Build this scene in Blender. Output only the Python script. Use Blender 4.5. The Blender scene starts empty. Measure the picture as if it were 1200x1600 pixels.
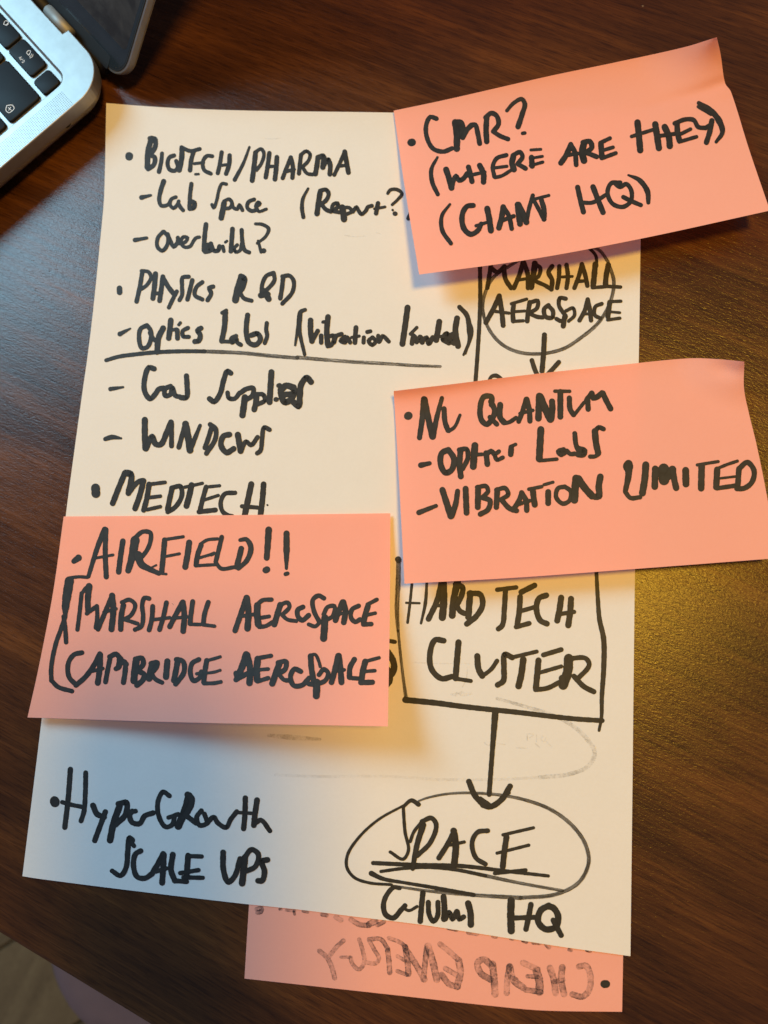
import bpy, bmesh, math, random
import numpy as np
from mathutils import Vector, Matrix, Euler
from mathutils.bvhtree import BVHTree
random.seed(4)
R = math.radians
SC = bpy.context.scene
COL = SC.collection
# ------------------------------------------------------------------ camera
CAM_LOC = Vector((.04136, -.04495, .26382))
CAM_ROT = Euler((.1398, .0892, .0704), 'XYZ')
FPX = 1150.0                       # focal length in pixels of the 1200 x 1600 photograph
cd = bpy.data.cameras.new('camera'); cam = bpy.data.objects.new('camera', cd); COL.objects.link(cam)
cam.location = CAM_LOC; cam.rotation_euler = CAM_ROT
cd.sensor_fit = 'HORIZONTAL'; cd.sensor_width = 36; cd.lens = FPX / 1200 * 36
cd.clip_start = .01; cd.clip_end = 60
cd.dof.use_dof = True; cd.dof.focus_distance = .262; cd.dof.aperture_fstop = 13
SC.camera = cam
# ------------------------------------------------------------------ light
w = bpy.data.worlds.new('World'); SC.world = w; w.use_nodes = True
w.node_tree.nodes['Background'].inputs[0].default_value = (.82, .76, 1.0, 1)
w.node_tree.nodes['Background'].inputs[1].default_value = .20
SC.view_settings.view_transform = 'Standard'; SC.view_settings.look = 'None'
SC.view_settings.exposure = 0; SC.view_settings.gamma = 1
def area(name, loc, target, size, power, color, shape='DISK'):
    d = bpy.data.lights.new(name, 'AREA'); d.shape = shape; d.size = size; d.energy = power; d.color = color
    if shape == 'RECTANGLE': d.size_y = size * 1.3
    o = bpy.data.objects.new(name, d); COL.objects.link(o); o.location = loc
    o.rotation_euler = (Vector(target) - Vector(loc)).to_track_quat('-Z', 'Y').to_euler()
    return o
area('warm_ceiling_lamp', (.34, .10, 1.3), (.1, 0, 0), .27, 14.8, (1, .54, .04))
area('cool_window', (-1.0, .75, 1.0), (0, 0, 0), .54, 20.5, (.40, .76, 1), 'RECTANGLE')
CM = CAM_ROT.to_matrix()
def ray(x, y): return (CM @ Vector(((x - 600) / FPX, (800 - y) / FPX, -1))).normalized()
def at(x, y, z=0.0):               # point of the plane at height z seen at a spot of the photograph
    d = ray(x, y); return CAM_LOC + d * ((z - CAM_LOC.z) / d.z)
# ------------------------------------------------------------------ helpers
def tag(o, label=None, cat=None, group=None, kind=None):
    if label: o['label'] = label
    if cat: o['category'] = cat
    if group: o['group'] = group
    if kind: o['kind'] = kind
    return o
def mesh_obj(name, verts, faces, mat, parent=None, smooth=False, uvs=None):
    me = bpy.data.meshes.new(name); me.from_pydata([tuple(v) for v in verts], [], faces)
    if uvs:
        ul = me.uv_layers.new(name='UVMap')
        for l in me.loops: ul.data[l.index].uv = uvs[l.vertex_index]
    if smooth: me.polygons.foreach_set('use_smooth', [True] * len(me.polygons))
    me.materials.append(mat); me.update()
    o = bpy.data.objects.new(name, me); COL.objects.link(o)
    if parent: o.parent = parent
    return o
def bm_obj(name, bm, mat, parent=None, smooth=False):
    bmesh.ops.recalc_face_normals(bm, faces=bm.faces)
    me = bpy.data.meshes.new(name); bm.to_mesh(me); bm.free()
    if smooth: me.polygons.foreach_set('use_smooth', [True] * len(me.polygons))
    me.materials.append(mat)
    o = bpy.data.objects.new(name, me); COL.objects.link(o)
    if parent: o.parent = parent
    return o
def empty(name, loc=(0, 0, 0), rz=0):
    o = bpy.data.objects.new(name, None); COL.objects.link(o); o.location = loc; o.rotation_euler = (0, 0, rz)
    o.empty_display_size = .02
    return o
# ------------------------------------------------------------------ materials
def newmat(name):
    m = bpy.data.materials.new(name); m.use_nodes = True
    nt = m.node_tree; return m, nt, nt.nodes['Principled BSDF'], nt.nodes['Material Output']
def N(nt, t, **kw):
    n = nt.nodes.new(t)
    for k, v in kw.items():
        if k.startswith('i_'): n.inputs[k[2:].replace('_', ' ')].default_value = v
        else: setattr(n, k, v)
    return n
def coords(nt, scale=(1, 1, 1), rot=(0, 0, 0), kind='Object'):
    tc = N(nt, 'ShaderNodeTexCoord'); mp = N(nt, 'ShaderNodeMapping')
    mp.inputs['Scale'].default_value = scale; mp.inputs['Rotation'].default_value = rot
    nt.links.new(tc.outputs[kind], mp.inputs['Vector']); return mp.outputs[0]
def ramp(nt, fac, stops):
    r = N(nt, 'ShaderNodeValToRGB'); e = r.color_ramp.elements
    while len(e) < len(stops): e.new(.5)
    for k, (p, c) in enumerate(stops):
        e[k].position = p; e[k].color = (*c, 1) if len(c) == 3 else c
    nt.links.new(fac, r.inputs[0]); return r.outputs[0]
def noise(nt, vec, scale, detail=3, rough=.5, dist=0):
    n = N(nt, 'ShaderNodeTexNoise'); n.inputs['Scale'].default_value = scale; n.inputs['Detail'].default_value = detail
    n.inputs['Roughness'].default_value = rough; n.inputs['Distortion'].default_value = dist
    nt.links.new(vec, n.inputs['Vector']); return n.outputs['Fac']
def mixc(nt, a, b, fac, mode='MIX'):
    m = N(nt, 'ShaderNodeMix', data_type='RGBA', blend_type=mode)
    for v, i in ((fac, 0), (a, 6), (b, 7)):
        if hasattr(v, 'node'): nt.links.new(v, m.inputs[i])
        elif i == 0: m.inputs[0].default_value = v
        else: m.inputs[i].default_value = (*v, 1)
    return m.outputs[2]
def math_(nt, op, a, b=0.0, c=None):
    m = N(nt, 'ShaderNodeMath', operation=op)
    for i, v in enumerate((a, b, c)):
        if v is None: continue
        if hasattr(v, 'node'): nt.links.new(v, m.inputs[i])
        else: m.inputs[i].default_value = v
    return m.outputs[0]
def bump(nt, h, bsdf, strength, dist):
    b = N(nt, 'ShaderNodeBump'); b.inputs['Strength'].default_value = strength; b.inputs['Distance'].default_value = dist
    nt.links.new(h, b.inputs['Height']); nt.links.new(b.outputs[0], bsdf.inputs['Normal'])
def simple(name, col, rough=.5, metal=0, spec=.5, bumpscale=0, bumpstr=.1, bumpdist=.0001):
    m, nt, b, o = newmat(name)
    b.inputs['Base Color'].default_value = (*col, 1); b.inputs['Roughness'].default_value = rough
    b.inputs['Metallic'].default_value = metal; b.inputs['Specular IOR Level'].default_value = spec
    if bumpscale:
        v = coords(nt); h = noise(nt, v, bumpscale, 3); bump(nt, h, b, bumpstr, bumpdist)
        c = noise(nt, v, bumpscale * .07, 4)
        cc = mixc(nt, tuple(x * .82 for x in col), tuple(min(1, x * 1.12) for x in col), c)
        nt.links.new(cc, b.inputs['Base Color'])
    return m
GRAIN = R(-22)
def wood_mat(name, dark, mid, light, rot, glossy=.225):
    m, nt, b, o = newmat(name)
    v = coords(nt, rot=(0, 0, -rot))
    def st(sx, sy):
        mp = N(nt, 'ShaderNodeMapping'); mp.inputs['Scale'].default_value = (sx, sy, 1); nt.links.new(v, mp.inputs[0]); return mp.outputs[0]
    broad = noise(nt, st(3.5, 38), 1, 4, .55, .6)
    fine = noise(nt, st(28, 520), 1, 5, .6, .4)
    pores = noise(nt, st(110, 1900), 1, 3, .6)
    fig = noise(nt, st(9, 16), 1, 3, .5, 1.2)
    f = math_(nt, 'ADD', math_(nt, 'MULTIPLY', broad, .46), math_(nt, 'ADD', math_(nt, 'MULTIPLY', fine, .30), math_(nt, 'MULTIPLY', fig, .24)))
    col = ramp(nt, f, [(.36, dark), (.50, mid), (.66, light)])
    pr = ramp(nt, pores, [(.36, (.45, .42, .40)), (.50, (1, 1, 1))])
    col = mixc(nt, col, pr, .8, 'MULTIPLY')
    vo = N(nt, 'ShaderNodeTexVoronoi'); vo.inputs['Scale'].default_value = 70; nt.links.new(v, vo.inputs['Vector'])
    sp = math_(nt, 'LESS_THAN', vo.outputs['Distance'], .030)
    vs_ = N(nt, 'ShaderNodeSeparateColor'); nt.links.new(vo.outputs['Color'], vs_.inputs[0])
    sp = math_(nt, 'MULTIPLY', sp, math_(nt, 'GREATER_THAN', vs_.outputs[0], .80))
    col = mixc(nt, col, (.30, .25, .20), math_(nt, 'MULTIPLY', sp, .55))
    nt.links.new(col, b.inputs['Base Color'])
    grit = noise(nt, st(1500, 2300), 1, 3, .65)
    rr = math_(nt, 'ADD', math_(nt, 'MULTIPLY', fine, .18), glossy - .06)
    nt.links.new(rr, b.inputs['Roughness'])
    b.inputs['Specular IOR Level'].default_value = .33
    peb = noise(nt, st(520, 1500), 1, 2, .5, .8)
    hh = math_(nt, 'ADD', math_(nt, 'ADD', math_(nt, 'MULTIPLY', peb, 1.5), math_(nt, 'MULTIPLY', grit, .8)), math_(nt, 'ADD', math_(nt, 'MULTIPLY', pores, .5), math_(nt, 'MULTIPLY', fine, .8)))
    bump(nt, hh, b, .6, .00008)
    return m
M = {}
M['desk'] = wood_mat('dark_walnut_veneer', (.021, .0075, .0022), (.062, .0215, .0048), (.135, .048, .0095), GRAIN)
M['edge'] = wood_mat('dark_walnut_edging', (.014, .006, .0035), (.035, .014, .007), (.06, .025, .011), GRAIN)
M['floor'] = wood_mat('pale_oak_boards', (.09, .066, .033), (.14, .105, .055), (.19, .15, .08), R(35), .5)
def sheet_mat(name, col, trans, tcol, fibre=.05, rough=.75, mott=.03):
    m, nt, b, out = newmat(name)
    v = coords(nt)
    f1 = noise(nt, v, 900, 5, .7); f2 = noise(nt, v, 60, 4, .6); f3 = noise(nt, v, 9, 3, .5)
    k = math_(nt, 'ADD', math_(nt, 'MULTIPLY', f1, .5), math_(nt, 'ADD', math_(nt, 'MULTIPLY', f2, .3), math_(nt, 'MULTIPLY', f3, .2)))
    c = ramp(nt, k, [(.3, tuple(x * (1 - mott) for x in col)), (.7, tuple(min(1, x * (1 + mott)) for x in col))])
    nt.links.new(c, b.inputs['Base Color']); b.inputs['Roughness'].default_value = rough
    b.inputs['Specular IOR Level'].default_value = .25
    hh = math_(nt, 'ADD', math_(nt, 'MULTIPLY', f1, .4), f2)
    bm_ = N(nt, 'ShaderNodeBump'); bm_.inputs['Strength'].default_value = .35; bm_.inputs['Distance'].default_value = .00035
    nt.links.new(hh, bm_.inputs['Height'])
    # soft large-scale cockle of the sheet
    w2 = noise(nt, v, 22, 2, .4)
    b2 = N(nt, 'ShaderNodeBump'); b2.inputs['Strength'].default_value = .5; b2.inputs['Distance'].default_value = fibre * .01
    nt.links.new(w2, b2.inputs['Height']); nt.links.new(bm_.outputs[0], b2.inputs['Normal']); nt.links.new(b2.outputs[0], b.inputs['Normal'])
    t = N(nt, 'ShaderNodeBsdfTranslucent'); t.inputs['Color'].default_value = (*tcol, 1)
    mx = N(nt, 'ShaderNodeMixShader'); mx.inputs[0].default_value = trans
    nt.links.new(b.outputs[0], mx.inputs[1]); nt.links.new(t.outputs[0], mx.inputs[2]); nt.links.new(mx.outputs[0], out.inputs['Surface'])
    return m
M['paper'] = sheet_mat('white_copy_paper', (.785, .785, .765), .10, (.8, .75, .65), .045)
M['note'] = sheet_mat('salmon_pink_note_paper', (1.0, .47, .375), .22, (1, .26, .18), .05)
# marker inks: the ribbon carries u = millimetres along the stroke, v = -1..1 across it
def ink_mat(name, col, cover, streak=0.0, mottle=0.0, edge=0.0):
    m, nt, b, out = newmat(name)
    b.inputs['Roughness'].default_value = .55; b.inputs['Specular IOR Level'].default_value = .3
    ob = coords(nt); n0 = noise(nt, ob, 260, 4, .6)
    c = ramp(nt, n0, [(.3, tuple(x * .7 for x in col)), (.7, tuple(x * 1.35 for x in col))])
    uv0 = N(nt, 'ShaderNodeTexCoord'); sx = N(nt, 'ShaderNodeSeparateXYZ'); nt.links.new(uv0.outputs['UV'], sx.inputs[0])
    rim = math_(nt, 'POWER', math_(nt, 'ABSOLUTE', sx.outputs[1]), 4.0)
    c = mixc(nt, c, tuple(x * .45 for x in col), math_(nt, 'MULTIPLY', rim, .8))
    nt.links.new(c, b.inputs['Base Color'])
    tr = N(nt, 'ShaderNodeBsdfTransparent'); mx = N(nt, 'ShaderNodeMixShader')
    if cover >= 1: return m
    fac = None
    if streak:
        uv = coords(nt, (.10, 3.2, 1), kind='UV'); s = noise(nt, uv, 1, 4, .65)
        g = coords(nt, (1.2, 6, 1), kind='UV'); gg = noise(nt, g, 1, 3, .7)
        s2 = math_(nt, 'ADD', math_(nt, 'MULTIPLY', s, .68), math_(nt, 'MULTIPLY', gg, .32))
        r = N(nt, 'ShaderNodeMapRange'); nt.links.new(s2, r.inputs[0])
        r.inputs[1].default_value = .50 - .10 * (1 - streak) ; r.inputs[2].default_value = .60 - .10 * (1 - streak)
        r.inputs[3].default_value = cover; r.inputs[4].default_value = cover * (1 - streak)
        fac = r.outputs[0]
    if mottle:
        s = noise(nt, ob, 1000, 4, .8); sl = noise(nt, ob, 190, 2, .5)
        s = math_(nt, 'ADD', math_(nt, 'MULTIPLY', s, .6), math_(nt, 'MULTIPLY', sl, .4))
        r = N(nt, 'ShaderNodeMapRange'); nt.links.new(s, r.inputs[0])
        r.inputs[1].default_value = .42; r.inputs[2].default_value = .64
        r.inputs[3].default_value = cover * (1 - mottle); r.inputs[4].default_value = cover * (1 + mottle)
        fac = r.outputs[0]
    if edge:
        uvc = N(nt, 'ShaderNodeTexCoord'); sp = N(nt, 'ShaderNodeSeparateXYZ'); nt.links.new(uvc.outputs['UV'], sp.inputs[0])
        av = math_(nt, 'ABSOLUTE', sp.outputs[1])
        e = math_(nt, 'MULTIPLY_ADD', math_(nt, 'POWER', av, 3.0), edge, 1 - edge)
        fac = math_(nt, 'MULTIPLY', fac, e) if fac is not None else e
    if fac is not None: nt.links.new(fac, mx.inputs[0])
    else: mx.inputs[0].default_value = cover
    nt.links.new(tr.outputs[0], mx.inputs[1]); nt.links.new(b.outputs[0], mx.inputs[2]); nt.links.new(mx.outputs[0], out.inputs['Surface'])
    return m
M['ink'] = ink_mat('black_marker_ink', (.020, .021, .021), 1.0)
M['dry'] = ink_mat('dry_black_marker_ink', (.034, .033, .030), .95, streak=.5)
M['drier'] = ink_mat('almost_dry_marker_ink', (.05, .047, .04), .85, streak=.8)
M['ghost'] = ink_mat('ink_showing_through_paper', (.30, .29, .26), .23, mottle=.8)
M['faint'] = ink_mat('faint_ink_showing_through', (.45, .43, .40), .10, mottle=.8)
M['bleed'] = ink_mat('ink_bled_through_note', (.022, .028, .045), .60, mottle=.75, edge=.50)
M['legend'] = simple('white_key_legend', (.75, .78, .80), .5)

# ------------------------------------------------------------------ sheets of paper (outline measured, height given)
def interp(pl, t):
    P = [Vector((*p, 0)) for p in pl]; L = [0]
    for a, b in zip(P, P[1:]): L.append(L[-1] + (b - a).length)
    s = t * L[-1]
    for i in range(len(P) - 1):
        if s <= L[i + 1] or i == len(P) - 2:
            u = (s - L[i]) / (L[i + 1] - L[i])
            p0 = P[i - 1] if i else P[i] * 2 - P[i + 1]; p3 = P[i + 2] if i + 2 < len(P) else P[i + 1] * 2 - P[i]
            p1, p2 = P[i], P[i + 1]
            m1 = (p2 - p0) * .5; m2 = (p3 - p1) * .5; ln = (p2 - p1).length
            if m1.length > 1e-9: m1 = m1.normalized() * ln
            if m2.length > 1e-9: m2 = m2.normalized() * ln
            u2, u3 = u * u, u * u * u
            return p1 * (2*u3 - 3*u2 + 1) + m1 * (u3 - 2*u2 + u) + p2 * (-2*u3 + 3*u2) + m2 * (u3 - u2)
def sheet(name, top, bottom, left, right, hf, mat, nu=90, nv=70):
    T = [interp(top, i / nu) for i in range(nu + 1)]; B = [interp(bottom, i / nu) for i in range(nu + 1)]
    Lf = [interp(left, j / nv) for j in range(nv + 1)]; Rt = [interp(right, j / nv) for j in range(nv + 1)]
    V = []
    for j in range(nv + 1):
        v = j / nv
        for i in range(nu + 1):
            u = i / nu
            p = T[i] * (1 - v) + B[i] * v + Lf[j] * (1 - u) + Rt[j] * u \
                - (T[0] * (1 - u) * (1 - v) + T[nu] * u * (1 - v) + B[0] * (1 - u) * v + B[nu] * u * v)
            V.append(at(p.x, p.y, hf(u, v)))
    F = [(j*(nu+1)+i, (j+1)*(nu+1)+i, (j+1)*(nu+1)+i+1, j*(nu+1)+i+1) for j in range(nv) for i in range(nu)]
    o = mesh_obj(name, V, F, mat, smooth=True)
    return o, BVHTree.FromPolygons(V, F)
def sm(a, b, x):
    t = max(0, min(1, (x - a) / (b - a))); return t * t * (3 - 2 * t)
mm = .001
def h_paper(u, v):
    z = .7
    z += 2.4 * max(0, 1 - math.hypot(u * 1.0, v * 1.25) / .30) ** 2          # curled top left corner
    z += .5 * sm(.25, 0, u) * sm(.0, .5, v)
    z += .25 * math.sin(u * 5 + v * 3) * .5
    return z * mm
def h_cheap(u, v): return (.12 + .12 * v + .5 * sm(.75, 1, v) * u) * mm
def h_air(u, v):
    z = 1.9 + 14 * v ** 1.5 * (.25 + .75 * sm(0, .8, u)) + 1.2 * sm(.7, 1, u) * v
    z += .45 * math.sin(u * 4 + 1) * math.sin(v * 3.1)
    return z * mm
def h_cmr(u, v):
    z = 1.35 + 11.0 * v ** 1.25 + 1.2 * math.sin(v * 3.14) * (1 - u)
    z += 3.0 * math.exp(-v / .10) * (.35 + .65 * sm(.0, .40, u))                # adhesive strip springing up
    c = max(0, 1 - math.hypot((1 - u) / .26, v / .36)); z += 13 * c ** 1.7   # lifted corner
    d = abs((v - .27) + (u - .85) * .10)
    z -= .8 * math.exp(-(d / .035) ** 2) * sm(.60, 1, u)       # crease
    dd = abs(v - .20 - .30 * (u - .52)) ; z -= .45 * math.exp(-(dd / .03) ** 2) * math.exp(-((u - .52) / .10) ** 2)
    return z * mm
def h_nu(u, v):
    z = 1.30 + 8.0 * v ** 1.2 + .9 * math.sin(v * 3.14)
    z += 5.0 * math.exp(-v / .055) * (1 - .75 * sm(0, .7, u))
    c = max(0, 1 - math.hypot((1 - u) / .20, v / .26)); z += 9 * c ** 1.6
    d = math.hypot((u - .955) / .05, (v - .045) / .05); z -= 1.5 * math.exp(-d * d)
    return z * mm
SURF = {}
paper, b_ = sheet('sheet_of_paper', [(166, 161), (230, 166), (300, 170), (400, 173), (615, 176), (1004, 186)],
    [(35, 1369), (60, 1373), (193, 1390), (370, 1411), (473, 1422), (560, 1433), (655, 1444.5), (756, 1460), (875, 1479), (970, 1492), (985, 1494)],
    [(166, 161), (163, 300), (160, 340), (146, 480), (137, 555), (129, 611), (112, 735), (103, 804), (65, 1125), (35, 1369)],
    [(1004, 186), (1001, 375), (998, 565), (992, 900), (988, 1250), (985, 1494)], h_paper, M['paper'], 120, 160)
SURF['paper'] = (paper, b_)
tag(paper, 'large white sheet of paper covered in black marker lists, lying under the pink notes', 'paper')
GN = 'pink sticky notes on and around the sheet'
cmr, b_ = sheet('sticky_note', [(615, 173), (700, 155), (860, 118.5), (959, 98), (1070, 73.5), (1120, 58)],
    [(655, 429), (830, 405), (1001, 373), (1203, 329)], [(615, 173), (632, 290), (655, 429)],
    [(1120, 58), (1126, 85), (1133, 130), (1142, 143), (1170, 232), (1203, 329)], h_cmr, M['note'])
SURF['cmr'] = (cmr, b_)
tag(cmr, 'tilted pink sticky note at top right reading CMR with its corner curled up', 'sticky note', GN)
nuq, b_ = sheet('sticky_note', [(615, 611), (700, 601), (830, 585), (980, 569), (1075, 560), (1120, 561), (1163, 565)],
    [(632, 912), (800, 903), (992, 889), (1216, 872)], [(615, 611), (624, 760), (632, 912)],
    [(1163, 565), (1162.5, 607), (1170, 645), (1181, 690), (1192, 742), (1203, 800), (1216, 872)], h_nu, M['note'])
SURF['nuq'] = (nuq, b_)
tag(nuq, 'pink sticky note at middle right reading QUANTUM, above the boxed HARD TECH CLUSTER', 'sticky note', GN)
air, b_ = sheet('sticky_note', [(99.5, 807), (350, 805), (610, 802)], [(43, 1121), (300, 1129), (606, 1135)],
    [(99.5, 807), (83, 925), (60, 1045), (43, 1121)], [(610, 802), (609, 960), (606, 1135)], h_air, M['note'])
SURF['air'] = (air, b_)
tag(air, 'pink sticky note at lower left reading AIRFIELD with a drawn bracket', 'sticky note', GN)
chp, b_ = sheet('sticky_note', [(404, 1200), (680, 1232), (978, 1268)], [(382, 1529), (600, 1553), (780, 1573), (850, 1579), (972, 1581)],
    [(404, 1200), (389, 1415), (382, 1529)], [(978, 1268), (975, 1420), (972, 1581)], h_cheap, M['note'])
SURF['cheap'] = (chp, b_)
tag(chp, 'pink sticky note under the bottom edge of the sheet with mirrored ink showing through', 'sticky note', GN)

# ------------------------------------------------------------------ handwriting
def catmull(P, step=2.0):
    if len(P) < 2: return P
    out = []
    for i in range(len(P) - 1):
        p1, p2 = P[i], P[i + 1]; ln = math.hypot(p2[0]-p1[0], p2[1]-p1[1])
        if ln < 1e-6: continue
        p0 = P[i - 1] if i else p1; p3 = P[i + 2] if i + 2 < len(P) else p2
        n = max(2, int(ln / step))
        def tang(a, b, c):
            d1 = math.hypot(b[0]-a[0], b[1]-a[1]); d2 = math.hypot(c[0]-b[0], c[1]-b[1])
            if d1 < 1e-6 or d2 < 1e-6: return None
            tx, ty = (b[0]-a[0])/d1 + (c[0]-b[0])/d2, (b[1]-a[1])/d1 + (c[1]-b[1])/d2
            return tx * .5, ty * .5
        t1 = tang(p0, p1, p2) or ((p2[0]-p1[0])/ln, (p2[1]-p1[1])/ln); t2 = tang(p1, p2, p3) or ((p2[0]-p1[0])/ln, (p2[1]-p1[1])/ln)
        for k in range(n):
            u = k / n; a = 2*u**3-3*u*u+1; b = u**3-2*u*u+u; c = -2*u**3+3*u*u; d = u**3-u*u
            out.append(tuple(a*p1[q]+b*t1[q]*ln+c*p2[q]+d*t2[q]*ln for q in (0, 1)) + (p1[2]*(1-u)+p2[2]*u,))
    out.append(P[-1]); return out
CNT = {}
def write(target, name, block, text, mat='ink', parent=None, plane=None, label=None, wmul=1.05):
    """text: strokes separated by ';', each 'width|x,y x,y ...' measured in an enlarged crop of the photograph;
    every outline point is laid on the real sheet it is written on."""
    ox, oy, s = block; V, F, UV = [], [], []
    if plane is None: o_, bvh = SURF[target]; parent = parent or o_
    base = CNT.get(target, 0)
    def put(x, y, lift):
        if plane is not None:
            return at(x, y, plane + lift)
        d = ray(x, y); h = bvh.ray_cast(CAM_LOC, d)
        if h[0] is None: return None
        n = h[1]; n = n if n.z > 0 else -n
        return h[0] + n * lift
    for st in text.split(';'):
        st = st.strip()
        if not st: continue
        wd, pts = st.split('|') if '|' in st else ('28', st)
        ws = [float(q) for q in wd.split('-')]
        P = []
        pl = pts.split()
        for k, q in enumerate(pl):
            x, y = q.split(',')[:2]; t = k / max(1, len(pl) - 1)
            ww = ws[0] if len(ws) == 1 else (ws[0]*(1-t)+ws[1]*t if len(ws) == 2 else (ws[0]*(1-2*t)+ws[1]*2*t if t < .5 else ws[1]*(2-2*t)+ws[2]*(2*t-1)))
            P.append((ox + float(x)/s, oy + float(y)/s, ww / s * .5 * wmul))
        base += 1; lift = 4e-5 + (base % 60) * 1.6e-6
        if len(P) == 1: P.append((P[0][0] + .4, P[0][1] + .3, P[0][2]))
        Q = catmull(P); ph = random.random() * 9; L = 0
        n = len(Q); prev = None
        def disc(q, lf, tx, ty, L):
            c = put(q[0], q[1], lf)
            if c is None: return
            i0 = len(V); V.append(c); UV.append((L, 0)); ids = []
            for k in range(14):
                a = k / 14 * 2 * math.pi; rr = q[2] * (1 + .05 * math.sin(a * 3 + ph))
                dx, dy = math.cos(a) * rr, math.sin(a) * rr
                p = put(q[0] + dx, q[1] + dy, lf)
                if p is None: p = c
                V.append(p); UV.append((L + (dx*tx+dy*ty) * .23, (dy*tx-dx*ty) / max(q[2], .01)))
                ids.append(i0 + 1 + k)
            for k in range(14): F.append((i0, ids[k], ids[(k + 1) % 14]))
        def cap(q, lf, ux_, uy_, L):
            c = put(q[0], q[1], lf)
            if c is None: return
            i0 = len(V); V.append(c); UV.append((L, 0)); a0 = math.atan2(uy_, ux_) - math.pi / 2; ids = []
            for k in range(10):
                a = a0 + k / 9 * math.pi; p = put(q[0] + math.cos(a) * q[2], q[1] + math.sin(a) * q[2], lf)
                V.append(p if p is not None else c); UV.append((L, -1 + 2 * k / 9)); ids.append(i0 + 1 + k)
            for k in range(9): F.append((i0, ids[k], ids[k + 1]))
        lt = None
        for k in range(n):
            a, b = Q[max(0, k - 1)], Q[min(n - 1, k + 1)]
            dx, dy = b[0] - a[0], b[1] - a[1]; l = math.hypot(dx, dy) or 1; dx /= l; dy /= l
            if k: L += math.hypot(Q[k][0]-Q[k-1][0], Q[k][1]-Q[k-1][1]) * .23
            r = Q[k][2] * (1 + .035 * math.sin(L * 1.9 + ph) + .025 * math.sin(L * 5.3 + ph * 2) + random.uniform(-.015, .015))
            lf = lift + k * 1.5e-8
            A = put(Q[k][0] + dy * r, Q[k][1] - dx * r, lf); B = put(Q[k][0] - dy * r, Q[k][1] + dx * r, lf)
            if A is None or B is None: prev = None; continue
            i = len(V); V += [A, B]; UV += [(L, -1), (L, 1)]
            if prev is not None: F.append((prev, prev + 1, i + 1, i))
            prev = i
            turn = lt is not None and lt[0]*dx + lt[1]*dy < .93
            if mat in ('ink', 'legend') and turn: disc(Q[k], lf + 8e-7, dx, dy, L)
            lt = (dx, dy)
            if n <= 3 and k == 0: disc(Q[k], lf + 4e-7, dx, dy, L)
            if k == 0: cap(Q[k], lf, -dx, -dy, L)
            elif k == n - 1: cap(Q[k], lf, dx, dy, L)
    CNT[target] = base
    if not V: return None
    o = mesh_obj(name, V, F, M[mat], uvs=UV)
    if parent:
        o.parent = parent
        if plane is not None or parent.location.length > 0: o.matrix_parent_inverse = parent.matrix_basis.inverted()
    if label: o['label'] = label
    if mat == 'faint': o['kind'] = 'stuff'
    return o
# ---- the lists on the white sheet
A1 = (180, 190, 4.615); A2 = (400, 190, 4.615); A3 = (170, 410, 4); A4 = (440, 410, 3.75); A5 = (150, 570, 3.4286)
W_ = lambda b, n, t, m='ink', **k: write('paper', n, b, t, m, **k)
W_(A1, 'bullet_point', '54|101,248 101,254')
W_(A1, 'written_word', '40|262,122 238,210 232,330;34|250,122 285,125 292,165 272,215 245,240 245,240 284,258 280,310 238,342;28-32|338,230 332,290 316,362;30|425,245 392,258 378,300 392,345 430,355 452,330 440,285;38|482,195 480,260 462,350;28|478,185 540,212 610,198;32|566,215 548,280 540,352;22|570,304 638,296;18|578,380 602,379;28|700,250 662,248 634,285 642,350 690,376;30|768,222 756,300 740,372;32|825,245 822,310 800,376;22|752,318 815,310')
W_(A1, 'written_slash', '18-30|968,185 925,300 862,420')
W_(A1, 'written_word', '36|1012,225 1002,320 988,425;26|1012,220 1052,198 1072,225 1055,300 1020,350;32|1112,228 1100,320 1086,402;34|1166,258 1162,330 1152,416;24|1100,325 1160,322;30|1266,260 1238,330 1208,408;32|1266,260 1282,330 1278,405;26|1230,362 1290,345;30|1340,240 1332,310 1325,375;26|1340,240 1378,214 1405,235 1395,280 1350,328 1350,328 1385,375 1425,382;36|1462,258 1456,310 1444,378;38|1468,258 1500,250 1498,330;34|1495,330 1535,275 1550,310 1548,380;28|1655,218 1620,300 1580,385;34|1655,218 1668,290 1682,368;24|1608,322 1672,315')
W_(A1, 'written_dash', '34-18|190,548 258,532')
W_(A1, 'written_word', '36-28-26|350,432 328,500 318,570 332,606 380,600 405,560;26|438,545 405,560 396,600 420,625 448,600 458,575;28|455,590 472,620 490,640;30|550,450 540,530 536,620;34|540,575 570,585 566,622 538,628')
W_(A1, 'written_word', '24|802,452 772,448 750,490 732,570 710,622 698,600;40|785,590 776,640 765,695;26|785,575 822,560 842,585 828,622 800,628;26|842,585 852,620 880,632 896,602 918,640;28|1002,562 962,580 952,620 984,645 1025,636;22|1015,620 1046,592 1032,580 1012,610 1034,648 1090,632')
W_(A2, 'written_bracket', '18-30-28|376,484 338,560 332,630 342,690')
W_(A2, 'written_word', '38|462,515 450,590 440,665;30|462,500 505,492 524,520 508,565 468,598;30|478,605 505,635 540,650;28|540,650 592,612 588,590 556,600 550,640 600,655;44|622,620 630,665 635,705;26|630,622 672,622 692,648 655,668;28|700,650 725,618 738,640 760,668 795,640 805,618 836,608;32|880,590 872,630 866,662;20|855,630 930,616')
W_(A2, 'written_question_mark', '22-26-20|950,518 968,494 1020,492 1052,520 1020,565 982,600;16|985,638;30|1000,664 1006,665')
W_(A2, 'written_bracket', '28|1120,560 1120,640 1098,700')
W_(A1, 'written_dash', '30-22|142,855 228,840')
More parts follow.
